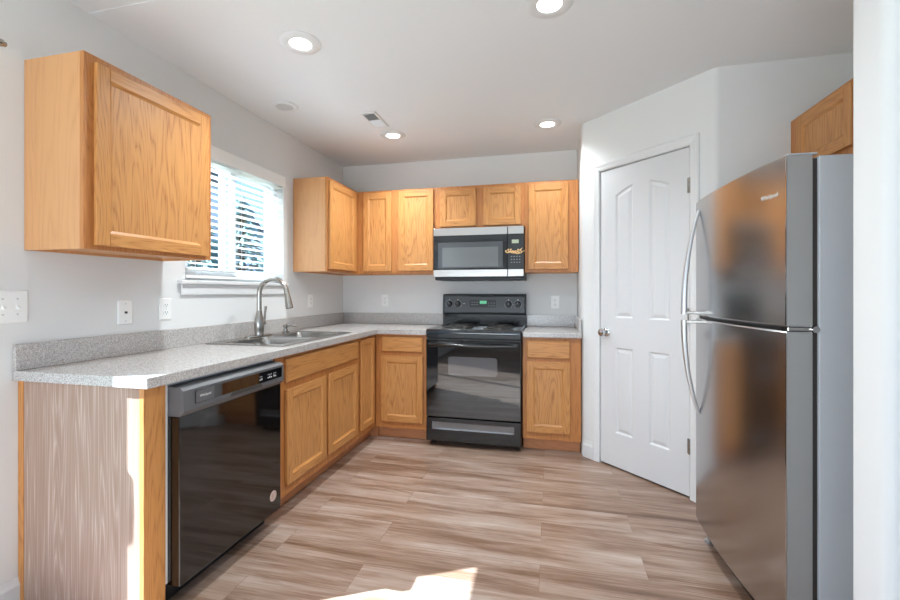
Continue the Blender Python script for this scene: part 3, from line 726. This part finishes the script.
for k in range(6):
    xx = 1.33 + 0.024 * (k % 3); zz = 1.125 - 0.022 * (k // 3)
    P = pl(xx, zz, 0.0044); lg.box(P[0], P[0] + 0.013, P[1] - .0003, P[1] + .0003, zz, zz + 0.007)
lg.build('legend_print', 'dimlegend', dsp); lg = B(og)
for k in range(6):
    xx = 1.485 + 0.024 * (k % 3); zz = 1.122 - 0.024 * (k // 3)
    P = pl(xx, zz, 0.0044); lg.lathe([(0.005, -0.0003), (0.005, 0.0003)], (P[0] + 0.005, P[1], zz), 'Y', 10)
lg.build('legend_print', 'dimlegend', dsp)
for xx in (1.124, 1.203, 1.668, 1.750):
    P = pl(xx, 1.112, 0.0026); q = B(og)
    q.lathe([(0.027, 0.0), (0.027, -0.004), (0.023, -0.008), (0.020, -0.022), (0.018, -0.025), (0.0, -0.0255)], P, 'Y', 24)
    q.box(P[0] - 0.0045, P[0] + 0.0045, P[1] - 0.032, P[1] - 0.02, P[2] - 0.019, P[2] + 0.019, bev=0.002)
    kn = q.build('knob', 'blackmat', rg)
    q = B(og); q.box(P[0] - 0.001, P[0] + 0.001, P[1] - 0.0326, P[1] - 0.0318, P[2] + 0.002, P[2] + 0.018); q.build('knob_pointer', 'legend', kn)
for grp in ((1.124, 1.203), (1.668, 1.750)):
    lg = B(og)
    for xx in grp:
        P = pl(xx, 1.152, 0.0028); lg.box(P[0] - 0.004, P[0] + 0.004, P[1] - .0003, P[1] + .0003, P[2] - 0.004, P[2] + 0.004)
        for a in range(14):
            t = PI * (-0.25 + 1.5 * a / 13); zz = 1.112 + 0.034 * math.sin(t); P = pl(xx + 0.034 * math.cos(t), zz, 0.0028)
            lg.box(P[0] - 0.002, P[0] + 0.002, P[1] - .0003, P[1] + .0003, zz - 0.002, zz + 0.002)
    if grp[0] < 1.3: P = pl(1.262, 1.115, 0.0028); lg.box(P[0] - 0.012, P[0] + 0.012, P[1] - .0003, P[1] + .0003, 1.114, 1.117)
    lg.build('dial_print', 'legend', rg)
# oven door
q = B(og); q.box(RX0 + 0.004, RX1 - 0.004, -0.676, -0.624, 0.236, 0.852, bev=0.006, seg=3); od = q.build('oven_door', 'glassblk', rg)
q = B(og); q.loft([[(x, -0.6763 - dd, z) for (x, _, z) in [(a, 0, b_) for a, b_, _ in rrect(1.444, 0.643, 0.193, 0.072, 0.02, 0)]] for dd in (0.0, 0.0012)], smooth=False); q.build('oven_window', 'steel_mid', od)
M['ovenwin'] = plain('oven_window_glass', (88, 88, 92), 0.06, spec=0.9, coat=0.8)
bpy.data.objects['oven_window'].data.materials[0] = M['ovenwin']
q = B(og)
hz = 0.806
pts = [(RX0 + 0.035, -0.672, hz), (RX0 + 0.04, -0.705, hz), (RX0 + 0.07, -0.718, hz), (1.444, -0.720, hz), (RX1 - 0.07, -0.718, hz), (RX1 - 0.04, -0.705, hz), (RX1 - 0.035, -0.672, hz)]
q.tube(pts, [0.013, 0.013, 0.012, 0.012, 0.012, 0.013, 0.013], 14, flat=1.15); q.build('oven_handle', 'black', od)
q = B(og); q.box(RX0 + 0.006, RX1 - 0.006, -0.670, -0.6245, 0.858, 0.891, bev=0.003); q.build('front_trim', 'black', rg)
# storage drawer with a pressed pull
q = B(og); q.box(RX0 + 0.004, RX1 - 0.004, -0.672, -0.624, 0.045, 0.228, bev=0.005, seg=3); dr_ = q.build('storage_drawer', 'black', rg)
q = B(og)
o_ = [(RX0 + 0.055, 0.198), (RX1 - 0.055, 0.198), (RX1 - 0.055, 0.138), (RX0 + 0.055, 0.138)]; i_ = [(RX0 + 0.105, 0.190), (RX1 - 0.105, 0.190), (RX1 - 0.105, 0.150), (RX0 + 0.105, 0.150)]
q.loft([[(x, -0.6722, z) for x, z in o_], [(x, -0.676, z) for x, z in o_], [(x, -0.6725, z) for x, z in i_]], smooth=False); q.build('drawer_pull', 'pull', dr_)

# ------------------------------------------------------------------ microwave
mw = thing('microwave', 'stainless and black over-the-range microwave mounted under the short cabinet', 'microwave', (1.44, -0.2, 1.33)); og = tuple(mw.location)
MX0, MX1, MZ0, MZ1 = 1.058, 1.822, 1.328, 1.764; SPX = 1.690
B(og).box(MX0 + 0.002, MX1, -0.372, -0.003, MZ0 + 0.012, MZ1, bev=0.002).build('body', 'blackmat', mw)
q = B(og); q.box(MX0 + 0.01, MX1 + 0.002, -0.392, -0.02, MZ0 - 0.006, MZ0 + 0.011, bev=0.004)
for k in range(2): q.box(MX0 + 0.12 + k * 0.34, MX0 + 0.32 + k * 0.34, -0.3, -0.12, MZ0 - 0.010, MZ0 - 0.005)
q.build('underside_grille', 'blackmat', mw)
q = B(og); q.box(MX0, SPX - 0.001, -0.402, -0.3725, 1.350, MZ1 - 0.001, bev=0.002); md = q.build('door', 'black', mw)
for (z0, z1) in ((1.700, 1.763), (1.350, 1.409)):
    q = B(og); q.box(MX0, SPX - 0.002, -0.408, -0.401, z0, z1, bev=0.002); q.build('steel_trim', 'steelx', md)
q = B(og); q.box(1.098, 1.650, -0.4045, -0.4015, 1.424, 1.642, bev=0.001); wn = q.build('door_window', 'mwglass2', md)
q = B(og); q.box(1.135, 1.612, -0.4056, -0.4040, 1.434, 1.598, bev=0.0004); q.build('window_screen', 'mwglass', wn)
q = B(og); q.box(SPX + 0.001, MX1 - 0.001, -0.402, -0.3725, 1.350, MZ1 - 0.001, bev=0.002); cpn = q.build('control_panel', 'blackmat', mw)
for (z0, z1) in ((1.700, 1.763), (1.350, 1.409)):
    q = B(og); q.box(SPX + 0.002, MX1 - 0.001, -0.408, -0.401, z0, z1, bev=0.002); q.build('steel_trim', 'steelx', cpn)
q = B(og); q.box(1.724, 1.780, -0.4035, -0.4015, 1.622, 1.652, bev=0.0005); q.build('display', 'lcd', cpn)
lg = B(og)
for rr_ in range(3):
    for cc_ in range(4): lg.box(1.716 + cc_ * 0.022, 1.727 + cc_ * 0.022, -0.4026, -0.4019, 1.462 + rr_ * 0.024, 1.469 + rr_ * 0.024)
lg.build('legend_print', 'dimlegend', cpn)
# crinkled sticker of gold swashes across the panel
sk_ = B(og)
random.seed(3)
for k in range(7):
    x0 = 1.672 + 0.020 * k; zc = 1.548 + 0.007 * math.sin(k * 1.3)
    pts = [(x0 + 0.012 * math.cos(a) + 0.004 * j, -0.4058, zc + (0.014 + 0.004 * (k % 3)) * math.sin(a) + 0.002 * j) for j, a in enumerate([PI * (0.2 + 1.7 * t / 7) for t in range(8)])]
    sk_.tube(pts, 0.0034, 6)
sk_.tube([(1.775 + 0.006 * t, -0.4058, 1.552 + 0.0052 * t) for t in range(7)], 0.0022, 6)
sk_.build('panel_sticker', 'gold', cpn)

# ------------------------------------------------------------------ refrigerator (front faces -x)
rf = thing('refrigerator', 'stainless top-freezer refrigerator with curved doors standing in the alcove', 'refrigerator', (3.2, -1.92, 0), math.radians(3.0)); og = tuple(rf.location)
FY0, FY1 = -2.302, -1.548; FC = (FY0 + FY1) / 2; FH = (FY1 - FY0) / 2
b = B(og); b.box(2.858, 3.56, FY0 + 0.004, FY1 - 0.004, 0.05, 1.662, bev=0.004); b.build('cabinet', 'greyside', rf)
b = B(og); b.box(2.838, 2.8585, FY0 + 0.012, FY1 - 0.012, 0.09, 1.655); b.build('gasket', 'gasket', rf)
def front_curve(n=24, r=0.012):
    P = []
    for k in range(n + 1):
        t = -1 + 2 * k / n; P.append((2.738 + 0.024 * t * t, FC + FH * t))
    return P
def fdoor(name, z0, z1):
    fc = front_curve(); body = [(2.838, FY0)] + fc + [(2.838, FY1)]
    q = B(og); inner = [(x + (0.004 if 0 < i < len(body) - 1 else 0), FC + (y - FC) * 0.992) for i, (x, y) in enumerate(body)]
    q.loft([[(x, y, z0) for x, y in inner], [(x, y, z0 + 0.005) for x, y in body], [(x, y, z1 - 0.005) for x, y in body], [(x, y, z1) for x, y in inner]], smooth=False)
    n = len(body)
    for f in q.bm.faces:
        if f.normal.x < -0.3 or (len(f.verts) == 4): pass
    q.bm.normal_update()
    for f in q.bm.faces:
        c_ = f.calc_center_median() + Vector(og)
        if c_.x < 2.80 and abs(f.normal.z) < 0.3: f.smooth = True
        if abs(c_.y - FY0) < 0.004 or abs(c_.y - FY1) < 0.004: f.material_index = 1; f.smooth = False
    return q.build(name, ['steel', 'steel_mid'], rf)
fd = fdoor('freezer_door', 1.106, 1.668)
rd = fdoor('fridge_door', 0.095, 1.090)
for (z0, z1, par) in ((1.106, 1.668, fd), (0.095, 1.090, rd)):
    q = B(og); q.box(2.7615, 2.7645, FY0 - 0.0015, FY0 + 0.004, z0 + 0.004, z1 - 0.004); q.build('edge_highlight', 'chrome', par)  # bright strip added to draw the highlight down the near door edge
def fhandle(z_gap, z_end, parent):
    hy = -1.612; xd = 2.738 + 0.024 * ((hy - FC) / FH) ** 2
    q = B(og); pts = []; rr = []; n = 18
    for k in range(n + 1):
        t = k / n; z = z_gap + (z_end - z_gap) * t
        off = 0.066 * (1 - t ** 2.2) + 0.004
        pts.append((xd - off, hy + 0.0 * t, z)); rr.append(0.0145 - 0.007 * t)
    q.tube(pts, rr, 12)
    h = q.build('handle', 'satin', parent)
    s_ = 1 if z_end > z_gap else -1
    q = B(og); q.box(xd - 0.066, xd + 0.006, hy - 0.011, hy + 0.011, min(z_gap, z_gap + s_ * 0.016), max(z_gap, z_gap + s_ * 0.016), bev=0.003); q.build('handle_mount', 'nickel', h)
fhandle(1.112, 1.615, fd); fhandle(1.084, 0.63, rd)
q = B(og); q.box(2.77, 2.836, FY0 + 0.02, FY1 - 0.02, 1.0915, 1.1045); q.build('divider', 'blackmat', rf)
q = B(og); q.box(2.77, 2.87, FY0 + 0.006, FY0 + 0.045, 1.0915, 1.1045, bev=0.002); q.lathe([(0.011, 0.0), (0.011, 0.008)], (2.848, FY0 - 0.002, 1.098), 'Y', 12); q.build('centre_hinge', 'chrome', rf)
q = B(og); q.box(2.775, 2.86, FY0 + 0.012, FY0 + 0.06, 1.6685, 1.675, bev=0.002); q.build('top_hinge_cover', 'greyside', rf)
q = B(og); q.box(2.80, 2.857, FY0 + 0.03, FY1 - 0.03, 0.012, 0.07); q.build('base_grille', 'blackmat', rf)
for yy in (FY0 + 0.06, FY1 - 0.05):
    q = B(og); q.lathe([(0.018, 0.0), (0.018, 0.012), (0.010, 0.016), (0.010, 0.074)], (2.80, yy, 0), 'Z', 14); q.build('foot', 'steel_mid', rf)
    q = B(og); q.lathe([(0.02, 0.0), (0.02, 0.05)], (3.5, yy, 0), 'Z', 12); q.build('foot', 'steel_mid', rf)
xl = 2.738 + 0.024 * ((-2.225 - FC) / FH) ** 2
sl_ = math.atan2(2 * 0.024 * (-2.225 - FC) / FH ** 2, 1.0)
XL = Matrix.Rotation(-PI / 2 - sl_, 4, 'Z') @ FRONT
text('brand_lettering', 'Whirlpool', 0.021, 'lensoff', fd, at(Vector((xl - 0.0006, -2.222, 1.548)) - Vector(og), XL))

# ------------------------------------------------------------------ switch and outlets (local: front towards -y)
def wall_plate(name, label, cat, loc, rz, w=0.074, h=0.117, group=None):
    t = thing(name, label, cat, loc, rz, group)
    b = B(); b.loft([rrect(0, 0, w / 2, h / 2, 0.004, 0), rrect(0, 0, w / 2, h / 2, 0.004, 0.003), rrect(0, 0, w / 2 - 0.004, h / 2 - 0.004, 0.003, 0.0062)], smooth=False)
    for vv in b.bm.verts: x, y, z = vv.co; vv.co = (x, -z - 0.0005, y)
    b.build('cover_plate', 'plate', t)
    return t
def disc(b, x, z, r, y0, y1, n=14): b.lathe([(r, y0), (r, y1)], (x, 0, z), 'Y', n)
sw = wall_plate('light_switch', 'white double toggle light switch plate on the wall left of the counter end', 'light switch', (0, -2.720, 1.163), RL, w=0.118, h=0.127)
for xx in (-0.023, 0.023):
    q = B(); q.box(xx - 0.005, xx + 0.005, -0.0085, -0.006, -0.012, 0.012, mat=0)
    q.loft([[(xx - 0.004, -0.007, -0.004), (xx + 0.004, -0.007, -0.004), (xx + 0.004, -0.007, 0.006), (xx - 0.004, -0.007, 0.006)], [(xx - 0.0035, -0.020, -0.013), (xx + 0.0035, -0.020, -0.013), (xx + 0.0035, -0.021, -0.007), (xx - 0.0035, -0.021, -0.007)]], smooth=False)
    q.build('toggle', 'plate', sw)
    for zz in (0.030, -0.030): q = B(); disc(q, xx, zz, 0.0033, -0.0066, -0.0076); q.build('screw', 'lensoff', sw)
cj = wall_plate('cable_jack', 'white single-hole cable jack plate on the wall under the large wall cabinet', 'wall plate', (0, -2.261, 1.120), RL)
q = B(); disc(q, 0, 0.0, 0.0058, -0.0066, -0.013); q.build('jack', 'slot', cj)
for zz in (0.042, -0.042): q = B(); disc(q, 0, zz, 0.003, -0.0066, -0.0074); q.build('screw', 'lensoff', cj)
GO = 'white electrical outlets'
def outlet(label, loc, rz):
    o = wall_plate('electrical_outlet', label, 'outlet', loc, rz, group=GO)
    for zz in (0.0195, -0.0195):
        q = B(); q.loft([rrect(0, zz, 0.0165, 0.0135, 0.010, 0.0062), rrect(0, zz, 0.0165, 0.0135, 0.010, 0.0085)], smooth=False)
        for vv in q.bm.verts: x, y, z = vv.co; vv.co = (x, -z - 0.0005, y)
        rc = q.build('receptacle', 'plate', o)
        q = B(); q.box(-0.0078, -0.0056, -0.0095, -0.0088, zz - 0.001, zz + 0.008); q.box(0.0056, 0.0078, -0.0095, -0.0088, zz - 0.001, zz + 0.008); disc(q, 0, zz - 0.0065, 0.0026, -0.0088, -0.0095, 10)
        q.build('slots', 'slot', rc)
    q = B(); disc(q, 0, 0, 0.003, -0.0066, -0.0074); q.build('screw', 'lensoff', o)
outlet('white outlet beside the cable jack, just before the window sill', (0, -2.036, 1.128), RL)
outlet('white outlet on the window wall in the corner past the faucet', (0, -0.604, 1.142), RL)
outlet('white outlet on the back wall between the corner and the range', (0.453, 0, 1.138), 0)
outlet('white outlet on the back wall between the range and the pantry', (2.073, 0, 1.128), 0)

# ------------------------------------------------------------------ ceiling lights and vent
def can_light(loc, label, lit, r=0.1, li=0.054, power=64):
    t = thing('recessed_light', label, 'ceiling light', loc, 0, 'recessed ceiling lights')
    b = B(); b.lathe([(r, -0.001), (r, -0.004), (r - 0.006, -0.009), (li + 0.006, -0.012), (li, -0.009), (li, -0.001)], (0, 0, 0), 'Z', 40, cap=False); b.build('trim_ring', 'trim', t)
    b = B(); b.lathe([(li - 0.0005, -0.001), (li - 0.0005, -0.006), (li * 0.5, -0.008), (0, -0.0085)], (0, 0, 0), 'Z', 36); b.build('lens', 'lens' if lit else 'lensoff', t)
    if lit:
        L = bpy.data.lights.new('lamp', 'SPOT'); L.energy = power; L.spot_size = math.radians(140); L.spot_blend = 1.0; L.shadow_soft_size = 0.06; L.color = (0.88, 0.96, 1.0)
        o = bpy.data.objects.new('lamp', L); COL.objects.link(o); o.parent = t; o.location = (0, 0, -0.03)
    return t
CEIL = H - 0.0005
can_light((0.806, -2.01, CEIL), 'lit recessed ceiling light nearest the large wall cabinet', True)
can_light((0.806, -0.712, CEIL), 'lit recessed ceiling light beside the ceiling vent', True)
can_light((2.012, -0.666, CEIL), 'lit recessed ceiling light near the pantry wall corner', True, power=30)
can_light((2.030, -2.025, CEIL), 'lit recessed ceiling light at the top of the photo, partly cut off', True)
can_light((0.285, -1.38, CEIL), 'unlit recessed ceiling light above the sink and window', False, r=0.085, li=0.055)
vt = thing('ceiling_vent', 'white rectangular louvred ceiling air vent between the recessed lights', 'vent', (0.785, -1.03, CEIL)); og = tuple(vt.location)
q = B(og); q.cells([0.725, 0.742, 0.828, 0.845], [-1.165, -1.145, -0.915, -0.895], lambda u, v: not (0.742 < u < 0.828 and -1.145 < v < -0.915), CEIL - 0.007, CEIL - 0.0005, lambda u, v, ww: (u, v, ww)); q.build('frame', 'trim', vt)
q = B(og); q.box(0.742, 0.828, -1.145, -0.915, CEIL - 0.0015, CEIL - 0.0008); q.build('duct_shadow', 'dimlegend', vt); bpy.data.objects['duct_shadow'].name = 'duct_shade'  # grey sheet whose colour stands in for the shade inside the duct
q = B(og)
for k in range(16):
    yc = -1.138 + 0.0145 * k; a = math.radians(50 if k < 8 else -50)
    dy, dz = 0.0065 * math.cos(a), 0.0045 * math.sin(a)
    q.loft([[(x, yc - dy, CEIL - 0.0055 - dz), (x, yc + dy, CEIL - 0.0055 + dz), (x, yc + dy, CEIL - 0.0048 + dz), (x, yc - dy, CEIL - 0.0048 - dz)] for x in (0.742, 0.828)], smooth=False)
q.build('louvres', 'trim', vt)

# curtain rod over the patio door: its end shows at the edge of the picture
cr = thing('curtain_rod', 'brushed metal curtain rod end on a wall bracket by the light switch wall', 'curtain rod', (0.07, -3.9, 2.135)); og = tuple(cr.location)
q = B(og); q.tube([(0.07, -2.80, 2.135), (0.07, -5.05, 2.135)], 0.008, 12); q.build('rod', 'nickel', cr)
q = B(og); q.lathe([(0.0, 0.0), (0.012, 0.001), (0.014, 0.006), (0.014, 0.018), (0.010, 0.021), (0.009, 0.03)][::1], (0.07, -2.772 - 0.03, 2.135), 'Y', 18); q.build('finial', 'nickel', cr)
for yy in (-2.87, -4.98):
    q = B(og); q.box(0.0, 0.004, yy - 0.012, yy + 0.012, 2.105, 2.165, bev=0.001); q.tube([(0.003, yy, 2.13), (0.05, yy, 2.12), (0.07, yy, 2.127)], 0.005, 8); q.build('bracket', 'nickel', cr)

# ------------------------------------------------------------------ outside the windows
struct(B().box(-40, 30, -40, 40, -0.5, -0.35).build('ground_yard', 'soil'))
nh = thing('neighbour_house', 'pale blue sided neighbouring house seen through the blind', 'house', (-9, 9, -0.35)); og = tuple(nh.location)
q = B(og)
q.loft([[(x, y, z) for (y, z) in ((2.0, -0.35), (2.0, 3.4), (5.0, 5.4), (8.0, 3.4), (8.0, -0.35))] for x in (-13.0, -7.5)], smooth=False); q.build('walls', 'siding', nh)
q = B(og)
for sgn in (-1, 1):
    q.loft([[(x, 5.0, 5.42), (x, 5.0 + sgn * 3.45, 3.12), (x, 5.0 + sgn * 3.45, 3.24), (x, 5.0, 5.56)] for x in (-13.3, -7.2)], smooth=False)
q.build('roof', 'roof', nh)
q = B(og); q.box(-7.5, -7.46, 4.2, 5.2, 1.6, 2.8); wdw = q.build('window', 'siding2', nh)
q = B(og); q.box(-7.462, -7.45, 4.28, 5.12, 1.68, 2.72); q.build('pane', 'dimlegend', wdw)
def conifer(loc, h, r, label, seed):
    rnd = random.Random(seed)
    t = thing('conifer_tree', label, 'tree', loc, 0, 'conifers outside the window')
    q = B(); q.lathe([(0.14, 0), (0.1, h * 0.5), (0.02, h * 0.98)], (0, 0, 0), 'Z', 10); q.build('trunk', 'bark', t)
    q = B()
    for k in range(620):
        z = h * (0.06 + 0.92 * rnd.random() ** 1.15); rad = r * (1 - z / h) ** 0.85 * (0.45 + 0.6 * rnd.random()); a = rnd.random() * 2 * PI
        c0 = Vector((rad * math.cos(a), rad * math.sin(a), z)); L_ = 0.26 + 0.3 * (1 - z / h)
        d = Vector((math.cos(a), math.sin(a), -0.35)).normalized(); s1 = d.cross(Vector((0, 0, 1))).normalized() * 0.07
        p0 = c0 - d * L_ * 0.4; p1 = c0 + d * L_ * 0.6
        V = [q.v(p0), q.v(c0 + s1), q.v(p1), q.v(c0 - s1), q.v(c0 + Vector((0, 0, 0.07)))]
        for tri in ((0, 1, 4), (1, 2, 4), (2, 3, 4), (3, 0, 4)): q.face([V[i] for i in tri])
        q.face([V[0], V[3], V[2], V[1]])
    q.build('foliage', 'leafdark', t)
conifer((-4.3, 2.6, -0.35), 3.3, 1.25, 'dark green conifer outside behind the blind, nearer the large wall cabinet', 1)
conifer((-5.2, 4.9, -0.35), 3.9, 1.3, 'taller dark green conifer outside behind the blind, nearer the corner', 2)
